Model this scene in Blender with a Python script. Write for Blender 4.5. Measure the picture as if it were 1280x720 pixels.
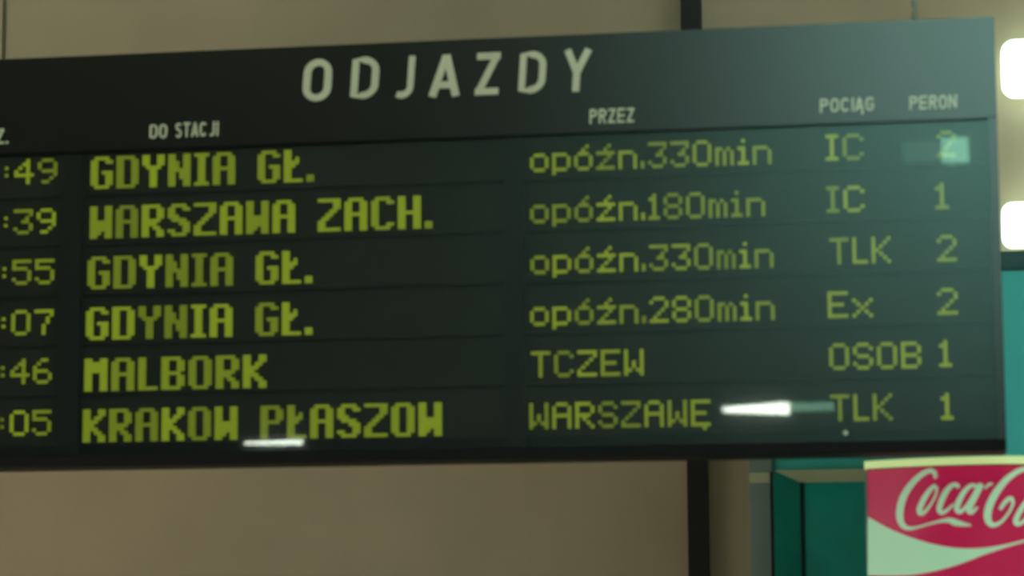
import bpy, bmesh, math, random
from mathutils import Vector, Matrix
random.seed(4)
for o in list(bpy.data.objects): bpy.data.objects.remove(o)
S = bpy.context.scene
COL = S.collection

# ------------------------------------------------------------------ camera
F = 3400.0                                   # focal length in pixels of a 1280x720 frame
CAM = Vector((-0.0682, -6.1547, 1.60))
YAW, PITCH, ROLL = math.radians(9.663), math.radians(7.485), math.radians(0.311)
RC = Matrix.Rotation(YAW, 3, 'Z') @ Matrix.Rotation(PITCH, 3, 'X') @ Matrix.Rotation(ROLL, 3, 'Y')
cd = bpy.data.cameras.new('camera')
cam = bpy.data.objects.new('camera', cd); COL.objects.link(cam)
cd.sensor_width = 36.0; cd.lens = 36.0 * F / 1280.0
cam.matrix_world = Matrix.Translation(CAM) @ (RC @ Matrix.Rotation(math.radians(90), 3, 'X')).to_4x4()
cd.dof.use_dof = True; cd.dof.focus_distance = 9.0; cd.dof.aperture_fstop = 2.8
S.camera = cam

# ------------------------------------------------------------------ world, exposure
w = bpy.data.worlds.new('hall_air'); S.world = w; w.use_nodes = True
w.node_tree.nodes['Background'].inputs['Color'].default_value = (0.010, 0.011, 0.010, 1)
w.node_tree.nodes['Background'].inputs['Strength'].default_value = 1.0
S.view_settings.view_transform = 'Standard'; S.view_settings.look = 'None'
S.view_settings.gamma = 1.0; S.view_settings.use_curve_mapping = False
S.view_settings.exposure = 0.0

# lamp radiances (the lamps themselves are built below)
CEIL_L = 1.5; SIDE_L = 56.0; SIDE_R = 70.0; FAR_L = 60.0; DIM_L = 6.0; GLOW_L = 60.0; WALL_L = 2.6

# ------------------------------------------------------------------ pixel helpers
TILT = 0.0
ZTOP = 1.60 + 1.4134                          # height of the board's upper front edge
UP = Vector((0, -math.sin(TILT), math.cos(TILT)))
NRM = Vector((1, 0, 0)).cross(UP)             # points away from the hall, into the wall
TOPR = Vector((0, 0, ZTOP))                   # upper right front corner of the board
def ray(px, py):
    return RC @ Vector(((px - 640) / F, 1.0, -(py - 360) / F))
def at(px, py, Y):
    d = ray(px, py); return CAM + d * ((Y - CAM.y) / d.y)
def bpx(px, py, depth=0.0):
    d = ray(px, py); o = TOPR + NRM * depth
    P = CAM + d * ((o - CAM).dot(NRM) / d.dot(NRM))
    q = P - TOPR
    return q.x, q.dot(UP)
def mirror_at(px, py, Y):
    d = ray(px, py)
    P = CAM + d * ((TOPR - CAM).dot(NRM) / d.dot(NRM))
    r = d - NRM * (2 * d.dot(NRM))
    return P + r * ((Y - P.y) / r.y)

# ------------------------------------------------------------------ materials
MATS = {}
def mat(name, color, rough=0.6, metal=0.0, emit=None, estr=0.0, spec=0.5, noise=0.0, nscale=8.0, bump=0.0, vary=0.0):
    if name in MATS: return MATS[name]
    m = bpy.data.materials.new(name); m.use_nodes = True
    nt = m.node_tree; b = nt.nodes['Principled BSDF']
    b.inputs['Base Color'].default_value = (*color, 1)
    b.inputs['Roughness'].default_value = rough; b.inputs['Metallic'].default_value = metal
    b.inputs['Specular IOR Level'].default_value = spec
    if emit:
        b.inputs['Emission Color'].default_value = (*emit, 1); b.inputs['Emission Strength'].default_value = estr
    if noise or bump:
        tc = nt.nodes.new('ShaderNodeTexCoord'); n = nt.nodes.new('ShaderNodeTexNoise')
        n.inputs['Scale'].default_value = nscale; n.inputs['Detail'].default_value = 4
        nt.links.new(tc.outputs['Object'], n.inputs['Vector'])
        if noise:
            mx = nt.nodes.new('ShaderNodeMix'); mx.data_type = 'RGBA'
            mx.inputs['A'].default_value = (*[c * (1 - noise) for c in color], 1)
            mx.inputs['B'].default_value = (*[min(1, c * (1 + noise)) for c in color], 1)
            nt.links.new(n.outputs['Fac'], mx.inputs['Factor'])
            nt.links.new(mx.outputs['Result'], b.inputs['Base Color'])
        if bump:
            bp = nt.nodes.new('ShaderNodeBump'); bp.inputs['Strength'].default_value = bump
            bp.inputs['Distance'].default_value = 0.01
            nt.links.new(n.outputs['Fac'], bp.inputs['Height']); nt.links.new(bp.outputs['Normal'], b.inputs['Normal'])
    if vary:
        oi = nt.nodes.new('ShaderNodeObjectInfo'); mr = nt.nodes.new('ShaderNodeMapRange')
        mr.inputs['To Min'].default_value = estr * (1 - vary); mr.inputs['To Max'].default_value = estr * (1 + vary)
        nt.links.new(oi.outputs['Random'], mr.inputs['Value']); nt.links.new(mr.outputs['Result'], b.inputs['Emission Strength'])
    MATS[name] = m; return m
def glass_mat(name, sharp, broad, brough, tint=(1, 1, 1)):
    """thin pane: lets light through, mirrors a little sharply and, for the added hazy glow, a little broadly"""
    m = bpy.data.materials.new(name); m.use_nodes = True; nt = m.node_tree
    nt.nodes.clear()
    out = nt.nodes.new('ShaderNodeOutputMaterial'); tr = nt.nodes.new('ShaderNodeBsdfTransparent')
    g1 = nt.nodes.new('ShaderNodeBsdfAnisotropic'); g1.inputs['Roughness'].default_value = 0.02
    g2 = nt.nodes.new('ShaderNodeBsdfAnisotropic'); g2.inputs['Roughness'].default_value = brough; g2.distribution = 'BECKMANN'
    g2.inputs['Color'].default_value = (*tint, 1)
    m1 = nt.nodes.new('ShaderNodeMixShader'); m2 = nt.nodes.new('ShaderNodeMixShader')
    m1.inputs['Fac'].default_value = broad; m2.inputs['Fac'].default_value = sharp
    nt.links.new(tr.outputs[0], m1.inputs[1]); nt.links.new(g2.outputs[0], m1.inputs[2])
    nt.links.new(m1.outputs[0], m2.inputs[1]); nt.links.new(g1.outputs[0], m2.inputs[2])
    nt.links.new(m2.outputs[0], out.inputs['Surface'])
    MATS[name] = m; return m

M_wall = mat('beige_plaster', (0.61, 0.49, 0.345), 0.85, noise=0.10, nscale=5.0, bump=0.08)
M_seam = mat('wall_joint', (0.20, 0.17, 0.10), 0.9, noise=0.1)
M_floor = mat('grey_terrazzo', (0.48, 0.46, 0.40), 0.5, noise=0.25, nscale=60)
M_ceil = mat('pale_ceiling', (0.62, 0.60, 0.52), 0.9, noise=0.06)
M_hall = mat('hall_wall', (0.10, 0.09, 0.07), 0.9, noise=0.08)
M_night = mat('night_glazing', (0.012, 0.014, 0.014), 0.5, noise=0.2)
M_post = mat('dark_post_paint', (0.016, 0.014, 0.018), 0.55, noise=0.2)
M_case = mat('black_casing', (0.005, 0.005, 0.006), 0.6, noise=0.15, spec=0.2)
M_rail = mat('black_rail', (0.006, 0.005, 0.007), 0.6, noise=0.15, spec=0.25)
M_mod = mat('dark_display_module', (0.011, 0.012, 0.010), 0.6, noise=0.35, nscale=25, spec=0.25)
def sheen_mat(name, color, fac, rough, tint=(1, 1, 1)):
    """dull paint with a satin gloss lobe, added to carry the hazy glow"""
    m = bpy.data.materials.new(name); m.use_nodes = True; nt = m.node_tree; nt.nodes.clear()
    out = nt.nodes.new('ShaderNodeOutputMaterial'); d = nt.nodes.new('ShaderNodeBsdfDiffuse')
    tc = nt.nodes.new('ShaderNodeTexCoord'); n = nt.nodes.new('ShaderNodeTexNoise'); n.inputs['Scale'].default_value = 9
    mx = nt.nodes.new('ShaderNodeMix'); mx.data_type = 'RGBA'
    mx.inputs['A'].default_value = (*[c * 0.9 for c in color], 1); mx.inputs['B'].default_value = (*[min(1, c * 1.1) for c in color], 1)
    nt.links.new(tc.outputs['Object'], n.inputs['Vector']); nt.links.new(n.outputs['Fac'], mx.inputs['Factor'])
    nt.links.new(mx.outputs['Result'], d.inputs['Color'])
    g = nt.nodes.new('ShaderNodeBsdfAnisotropic'); g.distribution = 'BECKMANN'; g.inputs['Roughness'].default_value = rough
    g.inputs['Color'].default_value = (*tint, 1)
    m1 = nt.nodes.new('ShaderNodeMixShader'); m1.inputs['Fac'].default_value = fac
    nt.links.new(d.outputs[0], m1.inputs[1]); nt.links.new(g.outputs[0], m1.inputs[2]); nt.links.new(m1.outputs[0], out.inputs['Surface'])
    MATS[name] = m; return m
M_hdr = sheen_mat('black_satin_header', (0.004, 0.004, 0.0045), 0.10, 0.32)
M_title = sheen_mat('off_white_letter', (0.90, 0.88, 0.68), 0.10, 0.32)
M_head = sheen_mat('pale_heading_letter', (0.86, 0.88, 0.66), 0.10, 0.32)
M_dot = mat('lit_yellow_green_dot', (0.10, 0.12, 0.01), 0.6, emit=(0.74, 1.0, 0.025), estr=0.195, vary=0.3)
M_steel = mat('galvanised_steel', (0.45, 0.50, 0.42), 0.45, metal=0.6, noise=0.15)
M_lampwhite = mat('lamp_housing_white', (0.75, 0.75, 0.72), 0.5, noise=0.04)
M_lamp = mat('lamp_diffuser_lit', (0.8, 0.8, 0.8), 0.5, emit=(0.72, 1.0, 0.80), estr=WALL_L, noise=0.02)
M_ctube = mat('ceiling_tube_lit', (0.8, 0.8, 0.8), 0.5, emit=(1.0, 0.96, 0.72), estr=CEIL_L, noise=0.02)
M_stube = mat('left_fill_tube_lit', (0.8, 0.8, 0.8), 0.5, emit=(1.0, 0.97, 0.80), estr=SIDE_L, noise=0.02)
M_srtube = mat('right_fill_tube_lit', (0.8, 0.8, 0.8), 0.5, emit=(0.86, 1.0, 0.86), estr=SIDE_R, noise=0.02)
M_ftube = mat('far_tube_lit', (0.8, 0.8, 0.8), 0.5, emit=(0.86, 1.0, 0.82), estr=FAR_L, noise=0.02)
M_dtube = mat('streak_tail_lit', (0.8, 0.8, 0.8), 0.5, emit=(0.45, 1.0, 0.68), estr=DIM_L, noise=0.02)
M_dtube2 = mat('green_tube_lit', (0.8, 0.8, 0.8), 0.5, emit=(0.40, 1.0, 0.66), estr=11.0, noise=0.02)
M_ghost = mat('faint_tail_lit', (0.3, 0.3, 0.3), 0.5, emit=(0.45, 1.0, 0.75), estr=1.0, noise=0.02)
M_gtube = mat('added_pendant_lit', (0.8, 0.8, 0.8), 0.5, emit=(0.52, 1.0, 0.88), estr=GLOW_L, noise=0.02)
M_turq = mat('turquoise_paint', (0.10, 0.74, 0.74), 0.5, noise=0.10, nscale=6)
M_turqd = mat('deep_teal_panel', (0.02, 0.52, 0.44), 0.35, noise=0.30, nscale=9)
M_greyt = mat('grey_teal_post', (0.33, 0.44, 0.42), 0.6, noise=0.12)
M_corn = mat('slate_teal_cornice', (0.05, 0.14, 0.15), 0.6, noise=0.12)
M_joint = mat('dark_joint', (0.012, 0.03, 0.035), 0.7, noise=0.1)
M_cream = mat('cream_rail', (0.80, 0.84, 0.58), 0.5, noise=0.08)
M_red = mat('red_sign_face', (0.42, 0.010, 0.050), 0.35, emit=(0.42, 0.008, 0.07), estr=0.50, noise=0.08)
M_swhite = mat('white_sign_print', (0.62, 0.80, 0.60), 0.4, emit=(0.36, 0.80, 0.48), estr=0.34, noise=0.05)
M_srail = mat('pale_sign_rail', (0.75, 0.82, 0.50), 0.35, emit=(0.70, 0.95, 0.36), estr=0.5, noise=0.04)
M_dark = mat('dark_fridge_trim', (0.03, 0.025, 0.03), 0.5, noise=0.1)
M_fglass = glass_mat('fridge_glass', 0.06, 0.0, 0.3)
M_pane = glass_mat('display_glass', 0.020, 0.050, 0.32, (0.75, 1.0, 0.95))  # broad tinted lobe stands in for the haze over the board

# ------------------------------------------------------------------ mesh helpers
def add_box(bm, x0, x1, y0, y1, z0, z1, bev=0.0):
    vs = [bm.verts.new((x, y, z)) for x in (x0, x1) for y in (y0, y1) for z in (z0, z1)]
    for f in ((0,1,3,2), (4,6,7,5), (0,4,5,1), (2,3,7,6), (0,2,6,4), (1,5,7,3)):
        bm.faces.new([vs[i] for i in f])
def add_tube(bm, p, q, r, n=10, r2=None):
    p, q = Vector(p), Vector(q); d = (q - p).normalized(); r2 = r if r2 is None else r2
    a = d.orthogonal().normalized(); b = d.cross(a)
    ra = [bm.verts.new(p + (a * math.cos(t) + b * math.sin(t)) * r) for t in [2*math.pi*i/n for i in range(n)]]
    rb = [bm.verts.new(q + (a * math.cos(t) + b * math.sin(t)) * r2) for t in [2*math.pi*i/n for i in range(n)]]
    for i in range(n): bm.faces.new((ra[i], ra[(i+1) % n], rb[(i+1) % n], rb[i]))
    bm.faces.new(ra[::-1]); bm.faces.new(rb)
def add_prism(bm, poly, y0, y1, fn=None):
    """polygon in x,z pushed from y0 to y1; fn maps (x,y,z)"""
    fn = fn or (lambda x, y, z: (x, y, z))
    a = [bm.verts.new(fn(x, y0, z)) for x, z in poly]; b = [bm.verts.new(fn(x, y1, z)) for x, z in poly]
    n = len(poly)
    for i in range(n): bm.faces.new((a[i], a[(i+1) % n], b[(i+1) % n], b[i]))
    bm.faces.new(a[::-1]); bm.faces.new(b)
def add_ribbon(bm, pts, widths, y0, y1, closed=False, fn=None):
    """stroke of varying width in x,z with real thickness"""
    fn = fn or (lambda x, y, z: (x, y, z))
    n = len(pts); L = []; Rr = []
    for i in range(n):
        if closed: p, q = pts[(i-1) % n], pts[(i+1) % n]
        else: p, q = pts[max(i-1, 0)], pts[min(i+1, n-1)]
        dx, dz = q[0]-p[0], q[1]-p[1]; l = math.hypot(dx, dz) or 1
        nx, nz = -dz/l, dx/l; h = widths[i] / 2 if not isinstance(widths, float) else widths / 2
        L.append((pts[i][0]+nx*h, pts[i][1]+nz*h)); Rr.append((pts[i][0]-nx*h, pts[i][1]-nz*h))
    V = [[bm.verts.new(fn(x, y, z)) for x, z in s] for s in (L, Rr) for y in (y0, y1)]
    lf, lb, rf, rb = V
    for i in range(n if closed else n-1):
        j = (i+1) % n
        for a, b in ((lf, rf), (rf, rb), (rb, lb), (lb, lf)):
            bm.faces.new((a[i], a[j], b[j], b[i]))
    if not closed:
        bm.faces.new((lf[0], lb[0], rb[0], rf[0])); bm.faces.new((lf[-1], rf[-1], rb[-1], lb[-1]))
def spline(pts, ws, k=6):
    out, wo = [], []
    n = len(pts)
    for i in range(n-1):
        p0, p1, p2, p3 = pts[max(i-1,0)], pts[i], pts[i+1], pts[min(i+2,n-1)]
        for s in range(k):
            t = s/k
            out.append(tuple(.5*((2*p1[c])+(-p0[c]+p2[c])*t+(2*p0[c]-5*p1[c]+4*p2[c]-p3[c])*t*t+(-p0[c]+3*p1[c]-3*p2[c]+p3[c])*t**3) for c in (0,1)))
            wo.append(ws[i]*(1-t)+ws[i+1]*t)
    out.append(pts[-1]); wo.append(ws[-1]); return out, wo
def mesh(bm, name):
    bmesh.ops.recalc_face_normals(bm, faces=bm.faces)
    me = bpy.data.meshes.new(name); bm.to_mesh(me); bm.free(); return me
def link(name, me, m, parent=None, loc=None):
    if isinstance(me, bmesh.types.BMesh): me = mesh(me, name)
    if m and not me.materials: me.materials.append(m)
    o = bpy.data.objects.new(name, me); COL.objects.link(o)
    if parent: o.parent = parent
    if loc: o.location = loc
    return o
def box(name, m, parent, x0, x1, y0, y1, z0, z1, bevel=0.0):
    bm = bmesh.new(); add_box(bm, x0, x1, y0, y1, z0, z1)
    if bevel: bmesh.ops.bevel(bm, geom=bm.edges[:], offset=bevel, segments=2, affect='EDGES')
    return link(name, bm, m, parent)
def tag(o, label, cat, group=None):
    o['label'] = label; o['category'] = cat
    if group: o['group'] = group
    return o
def struct(name, m, *b, label=None):
    o = box(name, m, None, *b); o['kind'] = 'structure'
    if label: o['label'] = label; 
    return o
def thing(name, label, cat, loc, group=None):
    o = bpy.data.objects.new(name, None); COL.objects.link(o); o.location = loc; o.empty_display_size = 0.1
    return tag(o, label, cat, group)

# ------------------------------------------------------------------ the hall
WY = 0.95                                     # front of the wall behind the board
X0, X1, Y0, H = -6.5, 4.5, -12.0, 5.3
struct('floor', M_floor, X0, X1, Y0, WY + .2, -0.1, 0, label='grey speckled floor of the station hall')
struct('ceiling', M_ceil, X0, X1, Y0, WY + .2, H, H + 0.1, label='pale flat ceiling of the station hall')
struct('wall_back', M_wall, X0, X1, WY, WY + 0.2, 0, H, label='beige plastered wall behind the hanging board')
struct('wall_front', M_night, X0, X1, Y0 - 0.2, Y0, 0, H, label='dark night-time glazing facing the departure board')
struct('wall_left', M_hall, X0 - 0.2, X0, Y0, WY, 0, H, label='plain side wall of the station hall')
struct('wall_right', M_hall, X1, X1 + 0.2, Y0, WY, 0, H, label='plain side wall of the station hall beyond the kiosk')
xa = at(861, 360, WY - 0.04).x; xb = at(886, 650, WY - 0.04).x
xa = (at(848, 5, WY - 0.04).x + at(863, 700, WY - 0.04).x) / 2; xb = (at(873, 5, WY - 0.04).x + at(888, 700, WY - 0.04).x) / 2
struct('trim_1', M_post, xa, xb, WY - 0.04, WY - 0.0005, 0, H, label='dark upright post dividing the beige wall')
xs = at(5, 35, WY).x
struct('trim_2', M_seam, xs - 0.004, xs + 0.004, WY - 0.004, WY - 0.0003, 0, H, label='thin dark upright joint in the beige wall')

# ------------------------------------------------------------------ departure board
ub0, _ = bpx(-135, 300); BW = -ub0
board = thing('departure_board', 'long black departure board with glowing yellow-green dotted text, hung before the beige wall', 'departure board', (0, 0, 0))
board.location = TOPR - UP * 1.0 + Vector((ub0 / 2, 0, 0)); board.rotation_euler = (TILT, 0, 0)
CX = ub0 / 2                                   # local x = u - CX, local z = v + 1, local y = depth
def L(u, v): return u - CX, v + 1.0
def lp(px, py, d=0.0): return L(*bpx(px, py, d))
XL, XR = L(ub0, 0)[0], L(0, 0)[0]
VB = 0.010                                     # underside of the board
zh = (lp(840, 163)[1] + lp(1202, 151)[1] + lp(640, 173)[1]) / 3   # header / display joint
zr = (lp(100, 572)[1] + lp(640, 558)[1] + lp(1200, 548)[1]) / 3   # top of the bottom rail
D = 0.15
box('casing', M_case, board, XL, XR, 0.030, D, VB, 1.0, 0.004)
hdr = box('header_panel', M_hdr, board, XL, XR, 0.0, 0.030, zh + 0.004, 1.0, 0.003)
hdr['label'] = 'black header strip with raised off-white lettering'
box('bottom_rail', M_rail, board, XL, XR, -0.006, 0.030, VB, zr, 0.003)
box('side_stile', M_hdr, board, XL, XL + 0.02, 0.0, 0.030, zr, zh + 0.004)
box('side_stile', M_hdr, board, XR - 0.02, XR, 0.0, 0.030, zr, zh + 0.004)
gp = box('glass_pane', M_pane, board, XL + 0.02, XR - 0.02, 0.002, 0.006, zr, zh)
gp['label'] = 'hazily reflecting glass pane over the lit text'
# dark uprights between the three display fields
MD = 0.022
def mean_x(a, b): return (lp(a, 250, MD)[0] + lp(b, 500, MD)[0]) / 2
m1, m2 = mean_x(72, 62), mean_x(98, 90)
m3, m4 = mean_x(628, 626), mean_x(652, 650)
for a, b in ((m1, m2), (m3, m4)):
    box('display_mullion', M_rail, board, a, b, 0.012, 0.0295, zr, zh)
for px in (1143, -27):
    x, _ = lp(px, 24)
    bm = bmesh.new(); add_tube(bm, (x, 0.07, 1.0), (x, 0.07, 1.0 + 0.012), 0.012); add_tube(bm, (x, 0.07, 1.012), (x, 0.07, 1.035), 0.007)
    eye = link('hanger_bolt', bm, M_steel, board)
    # rod stands plumb although the board leans: run it to the ceiling in board coordinates
    zc = (H - board.location.z)
    yt = 0.07 + math.tan(TILT) * zc
    bm = bmesh.new(); add_tube(bm, (x, 0.07, 1.03), (x, 0.07 + 0.035*(zc-1.03), zc / math.cos(TILT) + 0.001), 0.0028, 8)
    link('hanging_rod', bm, M_steel, board)
    bm = bmesh.new(); add_tube(bm, (x, 0.0706, 1.045), (x, 0.0712, 1.062), 0.0065, 8)
    link('turnbuckle', bm, M_greyt, board)

x, z = lp(1057, 541)
bm = bmesh.new(); add_tube(bm, (x, -0.002, z), (x, 0.0018, z), 0.0055, 12)
link('lock_screw', bm, M_title, board)['label'] = 'pale round lock on the lower edge of the glass'
# --- stroke letters
def arc(cx, cz, rx, rz, a0, a1, n=12):
    return [(cx + rx*math.cos(math.radians(a0+(a1-a0)*i/n)), cz + rz*math.sin(math.radians(a0+(a1-a0)*i/n))) for i in range(n+1)]
SW = 0.155
def stroke_glyph(ch):
    """polylines in a box 0.62 wide, 1 high (stroke centre lines)"""
    h = SW/2; W = 0.62; l, r, b, t = h, W-h, h, 1-h; c = W/2
    O = [(l, .32), (l, .68)] + arc(c, .68, c-h, .32-h, 180, 0)[1:] + [(r, .32)] + arc(c, .32, c-h, .32-h, 0, -180)[1:-1]
    if ch == 'O': return [(O, True)]
    if ch == 'D': return [([(l, b), (l, t)] + [(c-.04, t)] + arc(c-.04, t-.26, r-c+.04, .26, 90, 0, 8)[1:] + arc(c-.04, b+.26, r-c+.04, .26, 0, -90, 8), True)]
    if ch == 'J': return [([(r, 1), (r, .3)] + arc(r-.22, .28, .22, .28-h, 0, -120, 10)[1:], False)]
    if ch == 'A': return [([(.06, 0), (c, 1-.02)], False), ([(W-.06, 0), (c, 1-.02)], False), ([(.16, .27), (W-.16, .27)], False)]
    if ch == 'Z': return [([(.02, t), (W-.02, t)], False), ([(.02, b), (W-.02, b)], False), ([(l+.03, b), (r-.03, t)], False)]
    if ch == 'Y': return [([(.07, 1), (c, .45)], False), ([(W-.07, 1), (c, .45)], False), ([(c, .5), (c, 0)], False)]
    P = ([(l, t), (c, t)] + arc(c, .73, r-c, .27-h, 90, -90, 10)[1:] + [(l, .46+h)], False)
    if ch == 'P': return [([(l, 0), (l, 1)], False), P]
    if ch == 'R': return [([(l, 0), (l, 1)], False), P, ([(c-.02, .5), (W-.08, 0)], False)]
    if ch == 'E': return [([(l, 0), (l, 1)], False)] + [([(l, z), (W-.03, z)], False) for z in (b, .5, t)]
    C = arc(c, .66, c-h, .34-h, 25, 180, 10) + arc(c, .34, c-h, .34-h, 180, 335, 10)
    if ch == 'C': return [(C, False)]
    if ch == 'G': return [(C, False), ([(r, .22), (r, .46)], False), ([(c, .46), (W, .46)], False)]
    if ch == 'I': return [([(.12, 0), (.12, 1)], False)]
    if ch == 'N': return [([(l, 0), (l, 1)], False), ([(r, 0), (r, 1)], False), ([(l, .97), (r, .03)], False)]
    if ch == 'S': return [(arc(c, .73, c-h-.02, .27-h, 30, 270, 12) + arc(c, .27, c-h-.02, .27-h+.03, 90, -150, 12), False)]
    if ch == 'T': return [([(0, t), (W, t)], False), ([(c, 0), (c, 1)], False)]
    if ch == 'Ą': return stroke_glyph('A') + [([(W-.06, .02), (W-.14, -.12), (W-.02, -.2)], False)]
    if ch == '.': return [([(.06, 0), (.06, .17)], False)]
    return []
def stroke_letter(name, ch, x, z, wd, ht, m, parent, y0, y1, slant=0.0):
    bm = bmesh.new()
    gw = {'I': .24, '.': .2, 'J': .62}.get(ch, .62)
    fn = lambda a, y, c: (x + a/gw*wd + slant*c*ht, y, z + c*ht)
    for i, (pts, cl) in enumerate(stroke_glyph(ch)): add_ribbon(bm, pts, SW, y0 - 0.0006*i, y1, cl, fn)
    return link(name, bm, m, parent)
TITLE = [('O', 380, 416, 127.5), ('D', 440, 475, 124.5), ('J', 488, 519, 124), ('A', 539, 577, 121.5), ('Z', 595, 627, 119.5), ('D', 650, 684, 117.5), ('Y', 705, 740, 115.5)]
for ch, xa_, xb_, yb in TITLE:
    x, z = lp(xa_, yb); x2, _ = lp(xb_, yb); _, zt = lp(xa_ + 6, yb - 52.5)
    o = stroke_letter('title_letter', ch, x - 0.004, z, (x2 - x) * 0.97, zt - z, M_title, hdr, -0.008, 0.0, 0.07)
HEADS = [('GODZ.', -48, 12, 182, 163), ('DO', 187, 211, 173.5, 156), ('STACJI', 219, 274, 172, 154), ('PRZEZ', 737, 795, 155, 137),
         ('POCIĄG', 1025, 1095, 141, 124), ('PERON', 1137, 1198, 137.5, 121)]
wts = {'I': .38, '.': .3}
for word, pa, pb, yb, yt in HEADS:
    x, z = lp(pa, yb); x2, _ = lp(pb, yb); ht = lp(pa, yt)[1] - z
    tot = sum(wts.get(c, 1.0) for c in word); cur = x; unit = (x2 - x) / tot
    for c in word:
        wd = unit * wts.get(c, 1.0)
        stroke_letter('heading_letter', c, cur, z, wd * 0.82, ht, M_head, hdr, -0.004, 0.0, 0.03)
        cur += wd

# --- dotted characters
G = {
'o': ['','','.###.','#...#','#...#','#...#','.###.'],
'p': ['','','####.','#...#','#...#','#...#','####.','#....'],
'ó': ['...#.','..#..','.###.','#...#','#...#','#...#','.###.'],
'ź': ['...#.','..#..','#####','...#.','..#..','.#...','#####'],
'n': ['','','####.','#...#','#...#','#...#','#...#'],
'.': ['','','','','','#','#'],
':': ['','','#','','#','',''],
'm': ['','','##.#.','#.#.#','#.#.#','#.#.#','#.#.#'],
'i': ['.#.','','##.','.#.','.#.','.#.','###'],
'x': ['','','#...#','.#.#.','..#..','.#.#.','#...#'],
'0': ['.###.','#...#','#...#','#...#','#...#','#...#','.###.'],
'1': ['.#.','##.','.#.','.#.','.#.','.#.','###'],
'2': ['.###.','#...#','....#','...#.','..#..','.#...','#####'],
'3': ['#####','....#','...#.','..##.','....#','#...#','.###.'],
'4': ['...#.','..##.','.#.#.','#..#.','#####','...#.','...#.'],
'5': ['#####','#....','####.','....#','....#','#...#','.###.'],
'6': ['..##.','.#...','#....','####.','#...#','#...#','.###.'],
'7': ['#####','....#','...#.','...#.','..#..','..#..','..#..'],
'8': ['.###.','#...#','#...#','.###.','#...#','#...#','.###.'],
'9': ['.###.','#...#','#...#','.####','....#','...#.','.##..'],
'T': ['#####','..#..','..#..','..#..','..#..','..#..','..#..'],
'C': ['.###.','#...#','#....','#....','#....','#...#','.###.'],
'Z': ['#####','....#','...#.','..#..','.#...','#....','#####'],
'E': ['#####','#....','#....','####.','#....','#....','#####'],
'Ę': ['#####','#....','#....','####.','#....','#....','#####','...#.'],
'W': ['#...#','#...#','#...#','#.#.#','#.#.#','##.##','#...#'],
'A': ['.###.','#...#','#...#','#####','#...#','#...#','#...#'],
'R': ['####.','#...#','#...#','####.','#.#..','#..#.','#...#'],
'S': ['.###.','#...#','#....','.###.','....#','#...#','.###.'],
'I': ['###','.#.','.#.','.#.','.#.','.#.','###'],
'L': ['#...','#...','#...','#...','#...','#...','####'],
'K': ['#...#','#..#.','#.#..','##...','#.#..','#..#.','#...#'],
'O': ['.###.','#...#','#...#','#...#','#...#','#...#','.###.'],
'B': ['####.','#...#','#...#','####.','#...#','#...#','####.'],
}
B = {
'G': ['.####.','##..##','##....','##....','##.###','##..##','##..##','##..##','.####.'],
'D': ['#####.','##..##','##..##','##..##','##..##','##..##','##..##','##..##','#####.'],
'Y': ['##..##','##..##','##..##','.####.','..##..','..##..','..##..','..##..','..##..'],
'N': ['##..##','##..##','###.##','###.##','######','##.###','##.###','##..##','##..##'],
'I': ['####','.##.','.##.','.##.','.##.','.##.','.##.','.##.','####'],
'A': ['.####.','##..##','##..##','##..##','######','##..##','##..##','##..##','##..##'],
'Ł': ['##...','##...','##.#.','####.','###..','##...','##...','##...','#####'],
'L': ['##...','##...','##...','##...','##...','##...','##...','##...','#####'],
'.': ['','','','','','','','##','##'],
'W': ['##..##','##..##','##..##','##..##','######','######','######','###.##','##..##'],
'R': ['#####.','##..##','##..##','##..##','#####.','####..','##.##.','##..##','##..##'],
'S': ['.####.','##..##','##....','###...','.####.','...###','....##','##..##','.####.'],
'Z': ['######','....##','....##','...##.','..##..','.##...','##....','##....','######'],
'C': ['.####.','##..##','##....','##....','##....','##....','##....','##..##','.####.'],
'H': ['##..##','##..##','##..##','##..##','######','##..##','##..##','##..##','##..##'],
'M': ['##..##','######','######','######','##..##','##..##','##..##','##..##','##..##'],
'B': ['#####.','##..##','##..##','##..##','#####.','##..##','##..##','##..##','#####.'],
'O': ['.####.','##..##','##..##','##..##','##..##','##..##','##..##','##..##','.####.'],
'K': ['##..##','##..##','##.##.','####..','###...','####..','##.##.','##..##','##..##'],
'P': ['#####.','##..##','##..##','##..##','#####.','##....','##....','##....','##....'],
}
DP = 4.78 * 6.20 / F                          # pitch of the dots in metres
CACHE = {}
def glyph_mesh(ch, bold):
    k = (ch, bold)
    if k in CACHE: return CACHE[k]
    rows = (B if bold else G)[ch]; base = 9 if bold else 7
    bm = bmesh.new(); e = DP * 0.05
    for r, row in enumerate(rows):
        for c, s in enumerate(row):
            if s == '#':
                z = (base - 1 - r) * DP
                add_box(bm, c*DP + e, (c+1)*DP - e, -0.003, 0.0, z + e, z + DP - e)
    me = mesh(bm, 'dotted_glyph'); me.materials.append(M_dot); CACHE[k] = (me, max(len(r) for r in rows))
    return CACHE[k]
def put_text(text, px, py, module, bold=False, width_px=None):
    x, z = lp(px, py, MD); sx = 1.0
    if width_px:
        nat = sum((5 if ch == ' ' else glyph_mesh(ch, bold)[1] + 1) for ch in text) - 1
        sx = (lp(px + width_px, py, MD)[0] - x) / (nat * DP)
    cur = x
    for ch in text:
        if ch == ' ': cur += 5 * DP * sx; continue
        me, n = glyph_mesh(ch, bold)
        o = link('character', me, None, module, (cur, MD, z)); o.scale.x = sx
        cur += (n + 1) * DP * sx
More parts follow.
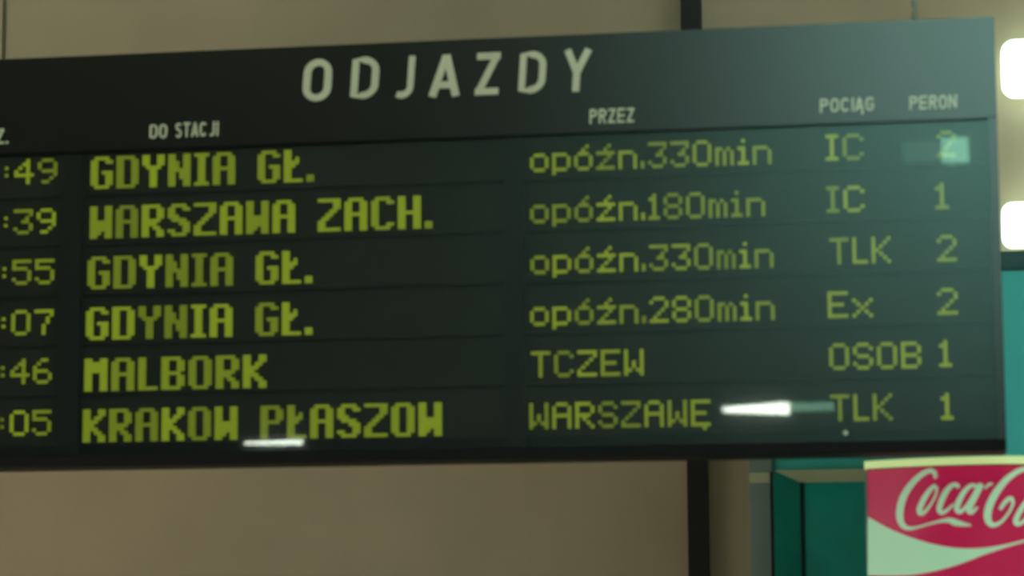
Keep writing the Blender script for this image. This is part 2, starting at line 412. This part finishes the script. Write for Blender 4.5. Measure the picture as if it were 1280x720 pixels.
ROWS = [
 ('49', 'GDYNIA GŁ.', 'opóźn.330min', 'IC', '2'),
 ('39', 'WARSZAWA ZACH.', 'opóźn.180min', 'IC', '1'),
 ('55', 'GDYNIA GŁ.', 'opóźn.330min', 'TLK', '2'),
 ('07', 'GDYNIA GŁ.', 'opóźn.280min', 'Ex', '2'),
 ('46', 'MALBORK', 'TCZEW', 'OSOB', '1'),
 ('05', 'KRAKOW PŁASZOW', 'WARSZAWĘ', 'TLK', '1')]
TX = [(10, 227, 54), (9, 290, 53), (7, 353.5, 53), (6, 417, 53), (5, 478.5, 52), (4, 543.5, 52)]
DX = [(106, 233, 281), (105, 295.5, 431), (102, 359, 283), (100, 423, 285), (98, 487.5, 229), (96, 551.5, 452)]
PX = [(659, 211.5, 304), (659, 276, 296), (659.5, 340, 306), (659, 405, 308), (660, 470, 142), (658, 535, 228)]
KX = [(1031, 197, 48), (1032, 262.5, 48), (1036, 327.5, 77), (1033.5, 395, 57), (1035.5, 460.5, 116), (1037, 525, 78)]
NX = [(1171, 192.5, 24), (1169, 258, 17), (1171, 324, 25), (1171.5, 391, 26), (1174, 456.5, 16), (1176, 523, 16)]
for k in range(6):
    zb = sum(lp(p[k][0], p[k][1], MD)[1] for p in (PX, KX, NX)) / 3
    zlo, zhi = zb - 2.2*DP, zb + 10.6*DP
    if k == 0: zhi = min(zhi, zh - 0.002)
    if k == 5: zlo = max(zlo, zr + 0.001)
    mods = []
    for a, b in ((XL + 0.021, m1 - 0.001), (m2 + 0.001, m3 - 0.001), (m4 + 0.001, XR - 0.021)):
        mods.append(box('display_module', M_mod, board, a, b, MD, 0.0298, zlo + 0.0006, zhi - 0.0006))
    t, d, v, kx, nx = ROWS[k]
    put_text(t, TX[k][0], TX[k][1], mods[0], False, TX[k][2])
    put_text(':', TX[k][0] - 12, TX[k][1], mods[0], False)
    put_text(d, DX[k][0], DX[k][1], mods[1], True, DX[k][2])
    put_text(v, PX[k][0], PX[k][1], mods[2], False, PX[k][2])
    put_text(kx, KX[k][0], KX[k][1], mods[2], False, KX[k][2])
    put_text(nx, NX[k][0], NX[k][1], mods[2], False, NX[k][2])

# ------------------------------------------------------------------ turquoise kiosk behind the board
KY = WY - 0.12
kx0 = at(938, 650, KY).x; kx1 = kx0 + 2.0; kz1 = at(1268, 338, KY).z
kiosk = thing('kiosk', 'turquoise kiosk with a framed window standing behind the drinks fridge', 'kiosk', ((kx0 + kx1)/2, KY, 0))
def kx(v): return v - (kx0 + kx1)/2
box('wall_panel', M_turq, kiosk, kx(kx0) + 0.06, kx(kx1), 0.0, 0.118, 0, kz1, 0.004)
box('corner_post', M_greyt, kiosk, kx(kx0), kx(kx0) + 0.0595, -0.012, 0.118, 0, kz1, 0.004)
box('cornice', M_corn, kiosk, kx(kx0) - 0.01, kx(kx1), -0.006, 0.118, kz1 + 0.0005, kz1 + 0.05, 0.006)
# splayed window surround: outer edge, inner edge, mitred corner
ox0, oz1 = kx(at(969, 640, KY).x), at(1040, 588, KY).z
ix0, iz1 = kx(at(1001, 640, KY).x), at(1040, 603, KY).z
ox1, ix1 = ox0 + 1.1, ox0 + 1.1 - (ix0 - ox0); oz0, iz0 = 1.0, 1.0 + (oz1 - iz1)
def member(name, m, quad):
    bm = bmesh.new()
    o = [bm.verts.new((x, y, z)) for x, y, z in quad]
    bk = [bm.verts.new((x, -0.0005, z)) for x, y, z in quad]
    for i in range(4): bm.faces.new((o[i], o[(i+1) % 4], bk[(i+1) % 4], bk[i]))
    bm.faces.new(o[::-1]); bm.faces.new(bk)
    return link(name, bm, m, kiosk)
g = 0.0012
FO, FI = -0.045, -0.012
member('frame_jamb', M_turqd, [(ox0, FO, oz0), (ix0, FI, iz0), (ix0, FI, iz1 - g), (ox0, FO, oz1 - g)])
member('frame_jamb', M_turqd, [(ix1, FI, iz0), (ox1, FO, oz0), (ox1, FO, oz1 - g), (ix1, FI, iz1 - g)])
member('frame_head', M_cream, [(ox0 + g, FO, oz1), (ix0 + g, FI, iz1), (ix1, FI, iz1), (ox1, FO, oz1)])  # light caught by the head is put into its cream colour
member('frame_sill', M_cream, [(ox0, FO, oz0 - g), (ox1, FO, oz0 - g), (ix1, FI, iz0 - g), (ix0, FI, iz0 - g)])
box('frame_edge', M_joint, kiosk, ox0 - 0.009, ox0, FO, -0.0005, oz0, oz1 - 0.004)
box('frame_edge', M_joint, kiosk, ix0, ix0 + 0.009, -0.014, -0.0005, iz0, iz1)
box('window_panel', M_turqd, kiosk, ix0 + 0.0095, ix1, -0.010, -0.0005, iz0, iz1)
box('cream_rail', M_cream, kiosk, kx(kx0) + 0.001, ox0 - 0.010, -0.022, -0.0125, iz1 + 0.001, oz1 - 0.004)

# ------------------------------------------------------------------ drinks fridge
FY = 0.30                                      # side edges of the bowed sign face
fx0, fx1 = at(1085, 640, FY).x, at(1385, 640, FY).x
fc = (fx0 + fx1)/2; fw = (fx1 - fx0)/2
ztop = at(1088, 577, FY).z
BOW = 0.105
fridge = thing('drinks_fridge', 'upright drinks fridge with a bowed red sign in white script, before the turquoise kiosk', 'fridge', (fc, FY + 0.25, 0))
OY = -0.25                                     # local y of the face's side edges
def bow(x): return -BOW * (1 - (x / fw) ** 2)
def face(px, py):
    """pixel to (x local, z) on the bowed face"""
    Y = FY
    for _ in range(8):
        P = at(px, py, Y); Y = FY + bow(max(-fw, min(fw, P.x - fc)))
    return P.x - fc, P.z
zbot = ztop - 0.36
def bowed(name, m, x0, x1, z0, z1, y0, y1, n=24, par=None):
    bm = bmesh.new()
    xs_ = [x0 + (x1 - x0) * i / n for i in range(n + 1)]
    add_ring = [[bm.verts.new((x, OY + bow(x) + y, z)) for x in xs_] for y, z in ((y0, z0), (y0, z1), (y1, z1), (y1, z0))]
    for i in range(n):
        for a in range(4):
            p, q = add_ring[a], add_ring[(a+1) % 4]
            bm.faces.new((p[i], p[i+1], q[i+1], q[i]))
    bm.faces.new([r[0] for r in add_ring]); bm.faces.new([r[-1] for r in add_ring][::-1])
    return link(name, bm, m, par or fridge)
sign = bowed('sign_face', M_red, -fw, fw, zbot, ztop - 0.0205, 0.0, 0.03)
sign['label'] = 'bowed red sign face with a white wave and script lettering'
bowed('sign_rail', M_srail, -fw - 0.006, fw + 0.006, ztop - 0.0165, ztop, -0.014, 0.03)['label'] = 'pale glowing rail along the top of the sign'
bowed('rail_shadow_gap', M_dark, -fw, fw, ztop - 0.0203, ztop - 0.0167, 0.004, 0.03)
bowed('sign_rail', M_srail, -fw - 0.006, fw + 0.006, zbot - 0.021, zbot - 0.001, -0.014, 0.03)
box('sign_side', M_greyt, fridge, -fw - 0.006, -fw - 0.0005, OY - 0.002, OY + 0.03, zbot, ztop - 0.0235)
box('sign_side', M_greyt, fridge, fw + 0.0005, fw + 0.006, OY - 0.002, OY + 0.03, zbot, ztop - 0.0235)
box('cabinet', M_dark, fridge, -fw, fw, OY + 0.031, 0.18, 0.06, ztop - 0.004, 0.004)
box('kick_plate', M_post, fridge, -fw + 0.02, fw - 0.02, OY + 0.06, 0.2, 0.0, 0.0595)
door = box('door', M_red, fridge, -fw, fw, OY, OY + 0.030, 0.08, zbot - 0.03, 0.004)
box('door_glass', M_fglass, door, -fw + 0.05, fw - 0.05, OY - 0.004, OY - 0.0003, 0.16, zbot - 0.09)
box('handle', M_lampwhite, door, fw - 0.04, fw - 0.015, OY - 0.04, OY - 0.0003, 0.9, 1.25, 0.005)
# white wave
fnF = lambda y_off: (lambda x, y, z: (x, OY + bow(x) + y, z))
up_c = [(1085, 646), (1110, 660), (1140, 672.5), (1170, 681), (1200, 685.5), (1230, 685), (1260, 680), (1290, 672), (1320, 662), (1350, 650), (1383, 636)]
lo_c = [(1085, 719), (1110, 719.5), (1140, 718.5), (1170, 713.5), (1200, 705), (1230, 693.5), (1260, 683.5), (1290, 675), (1320, 665.5), (1350, 655), (1383, 643)]
def dens(c, k=4):
    return spline(c, [1]*len(c), k)[0]
U_, Lw = [face(*p) for p in dens(up_c)], [face(*p) for p in dens(lo_c)]
bm = bmesh.new(); y0, y1 = -0.005, 0.0
rows_ = [[bm.verts.new((x, OY + bow(x) + y, z)) for x, z in c] for c, y in ((U_, y0), (Lw, y0), (Lw, y1), (U_, y1))]
for i in range(len(U_) - 1):
    for a in range(4):
        p, q = rows_[a], rows_[(a+1) % 4]; bm.faces.new((p[i], p[i+1], q[i+1], q[i]))
bm.faces.new([r[0] for r in rows_]); bm.faces.new([r[-1] for r in rows_][::-1])
link('wave', bm, M_swhite, sign)
# script letters: centre lines and stroke widths in pixels of the photograph
SC = [
 [([(1169,598),(1168,591),(1161,589),(1150,595),(1139,606),(1130,620),(1125.5,635),(1125,648),(1129,657),(1136,660.5),(1146,659.5),(1160,655.5),(1174,652),(1186,650.5),(1193,653),(1202,655),(1214,657)],
   [3,4.5,5,5.5,6.5,7.5,8,7.5,6,4,2.2,2,2.5,5,7,5,1])],
 [([(1170,607),(1164,611),(1156,622),(1150,635),(1150,641.5),(1156,640),(1164,630),(1170,618),(1171,609)], [3.5,4.5,5.5,6,5,3.5,2,2,2.5])],
 [([(1198,610),(1196,606.5),(1190,607),(1183,614),(1177,626),(1174,637),(1177,641),(1184,638),(1192,630)], [3.5,4,4.5,5.5,6,5.5,4.5,3,1.5])],
 [([(1222,608),(1214,607),(1206,614),(1199,626),(1196,636),(1200,640),(1207,634),(1216,620),(1222,609)], [3,4,5,6,6,4.5,3,2.5,3]),
  ([(1227,605),(1221,616),(1214,630),(1211,638),(1215,640.5),(1222,634)], [5.5,6.5,6.5,6,4,1.5])],
 [([(1231,611),(1236,606),(1241,605)], [1.5,3,2])],
 [([(1288,596),(1287,588),(1279,587),(1268,592),(1256,602),(1245,616),(1237,632),(1234.5,645),(1237,654),(1243,656.5),(1252,652),(1261,641),(1266,630),(1264,623),(1257,627),(1250,637)],
   [3,4.5,5,5.5,6.5,7.5,8,8,6.5,4.5,3,2.5,3,4,4.5,3.5])],
 [([(1290,622),(1283,627),(1275,639),(1270,650),(1271,655),(1278,653),(1286,642),(1291,631),(1290,622)], [3.5,4.5,5.5,6,5,3.5,2,2,2.5])],
 [([(1329,580),(1318,598),(1307,620),(1298,642),(1298,651),(1304,650),(1312,642)], [4,5,6,6,5,3,1.5]),
  ([(1329,580),(1323,579),(1313,592),(1304,610)], [3,2.5,2,1.5])],
 [([(1340,616),(1332,615),(1324,622),(1317,634),(1314,645),(1318,649),(1325,643),(1334,629),(1340,618)], [3,4,5,6,6,4.5,3,2.5,3]),
  ([(1345,614),(1339,625),(1332,639),(1330,646),(1334,648),(1342,640),(1352,628)], [5.5,6.5,6.5,6,4,2,1.2])],
]
PXM = 6.40 / F
for strokes in SC:
    bm = bmesh.new()
    for pts, ws in strokes:
        pp, wo = spline(pts, ws, 5)
        add_ribbon(bm, [face(*p) for p in pp], [x * PXM * 1.12 for x in wo], -0.014, 0.0, False, lambda x, y, z: (x, OY + bow(x) + y, z))
    link('script_letter', bm, M_swhite, sign)

# ------------------------------------------------------------------ lamps on the wall beyond the board
def wall_lamp(label, px, pya, pyb, ln):
    Yc = WY - 0.09
    a, b = at(px, pya, Yc), at(px, pyb, Yc)
    r = (a.z - b.z) / 2; zc = (a.z + b.z) / 2
    t = thing('wall_lamp', label, 'lamp', (a.x, WY, zc - r))
    bm = bmesh.new()
    cr = r * 0.5; R_ = []
    for cx_, cz_, a0 in ((cr, 2*r - cr, 90), (cr, cr, 180), (ln - cr, cr, 270), (ln - cr, 2*r - cr, 0)):
        R_ += [(cx_ + cr*math.cos(math.radians(a0 + 15*i)), cz_ + cr*math.sin(math.radians(a0 + 15*i))) for i in range(7)]
    add_prism(bm, R_, -0.028, -0.12)
    bmesh.ops.recalc_face_normals(bm, faces=bm.faces)
    front = [e for e in bm.edges if all(v.co.y < -0.1 for v in e.verts)]
    bmesh.ops.bevel(bm, geom=front, offset=0.02, segments=3, affect='EDGES')
    link('diffuser', bm, M_lamp, t)
    box('back_plate', M_lampwhite, t, 0.02, ln - 0.02, -0.0278, -0.0005, 0.015, 2*r - 0.015, 0.003)
    return t
wall_lamp('upper glowing white box lamp on the beige wall past the board end', 1250.5, 51, 118, 0.36)
wall_lamp('lower glowing white box lamp on the wall above the turquoise kiosk', 1251.5, 254, 307, 0.36)

# ------------------------------------------------------------------ hall lamps behind the viewer
def ceiling_lamp(x, y, label, group):
    t = thing('ceiling_lamp', label, 'lamp', (x, y, H - 0.085), group)
    box('housing', M_lampwhite, t, -0.62, 0.62, -0.11, 0.11, 0.04, 0.085, 0.005)
    for dy in (-0.06, 0.06):
        bm = bmesh.new(); add_tube(bm, (-0.58, dy, 0.018), (0.58, dy, 0.018), 0.018, 12); link('tube', bm, M_ctube, t)
    for sx in (-0.60, 0.60):
        box('end_cap', M_lampwhite, t, sx - 0.018, sx + 0.018, -0.085, 0.085, 0.0, 0.0395)
for y in (-1.5, -3.4):
    for x in (-5.0, -2.8, -0.6, 1.6, 3.6):
        ceiling_lamp(x, y, 'twin tube fluorescent lamp on the hall ceiling', 'ceiling lamps in the hall')
def far_lamp(pa, pb, yy, hh, m, label, taper=1.0):
    a, b = mirror_at(pa, yy, Y0 + 0.06), mirror_at(pb, yy, Y0 + 0.06)
    ln = abs(b.x - a.x); xc = (a.x + b.x)/2; r = hh / 2 * 18.1 / F
    t = thing('tube_lamp', label, 'lamp', (xc, Y0, a.z - r), 'lit tubes on the far hall wall')
    bm = bmesh.new(); add_tube(bm, (-ln/2, 0.06, r), (ln/2, 0.06, r), r * taper, 14, r); link('tube', bm, m, t)
    box('bracket', M_lampwhite, t, -ln/2 + 0.02, ln/2 - 0.02, 0.0005, 0.06 - r, r*0.6, r*1.4)
far_lamp(904, 986, 512, 15, M_ftube, 'thick bright tube lamp on the wall facing the board', 0.35)
far_lamp(988, 1042, 509, 11, M_dtube, 'dim green tube added as the fading tail of the thick bright tube facing the board')  # added piece, makes the reflected streak fade out to the right
far_lamp(306, 377, 554, 5, M_ftube, 'thin bright tube lamp low on the wall facing the board', 0.5)
far_lamp(1128, 1174, 190, 26, M_ghost, 'faint green tube added as the soft tail of the short green tube facing the board')  # added piece, softens the left end of the short reflection
far_lamp(1177, 1211, 188, 32, M_dtube2, 'short thick green tube lamp high on the wall facing the board')

# pendant lamp added to give the board's upper right its broad sheen; itself unseen
P = mirror_at(1335, 20, -7.0)
pend = thing('added_pendant_lamp', 'large round pendant lamp, added unseen behind the viewer for the sheen on the board', 'lamp', P - Vector((0, 0, 0.25)))
bm = bmesh.new(); bmesh.ops.create_uvsphere(bm, u_segments=24, v_segments=14, radius=0.25)
bmesh.ops.translate(bm, verts=bm.verts[:], vec=(0, 0, 0.25)); link('globe', bm, M_gtube, pend)
bm = bmesh.new(); add_tube(bm, (0, 0, 0.49), (0, 0, 0.54), 0.07, 16, 0.05); link('cap', bm, M_lampwhite, pend)
bm = bmesh.new(); add_tube(bm, (0, 0, 0.54), (0, 0, max(0.6, H - pend.location.z)), 0.01, 8); link('stem', bm, M_lampwhite, pend)
print('pendant at', P)

# unseen fill lamps added on both side walls, brightening the wall under the board
def side_fill_lamp(x, y, z, sgn, label, group):
    t = thing('added_side_lamp', label, 'lamp', (x, y, z), group)
    xs_ = sorted((0.0005*sgn, 0.04*sgn)); box('housing', M_lampwhite, t, xs_[0], xs_[1], -0.62, 0.62, 0, 0.2, 0.004)
    bm = bmesh.new(); add_tube(bm, (0.085*sgn, -0.58, 0.1), (0.085*sgn, 0.58, 0.1), 0.045, 12); link('tube', bm, M_stube if sgn > 0 else M_srtube, t)
    xs_ = sorted((0.0405*sgn, 0.13*sgn))
    for dy in (-0.605, 0.605): box('end_cap', M_lampwhite, t, xs_[0], xs_[1], dy - 0.024, dy + 0.024, 0.05, 0.15)
for y in (-0.9, -2.6, -4.3):
    side_fill_lamp(X0, y, 1.2, 1, 'added fill tube lamp on the unseen left side wall of the hall', 'added fill lamps on the left side wall')
    side_fill_lamp(X1, y, 1.4, -1, 'added fill tube lamp on the unseen right side wall of the hall', 'added fill lamps on the right side wall')
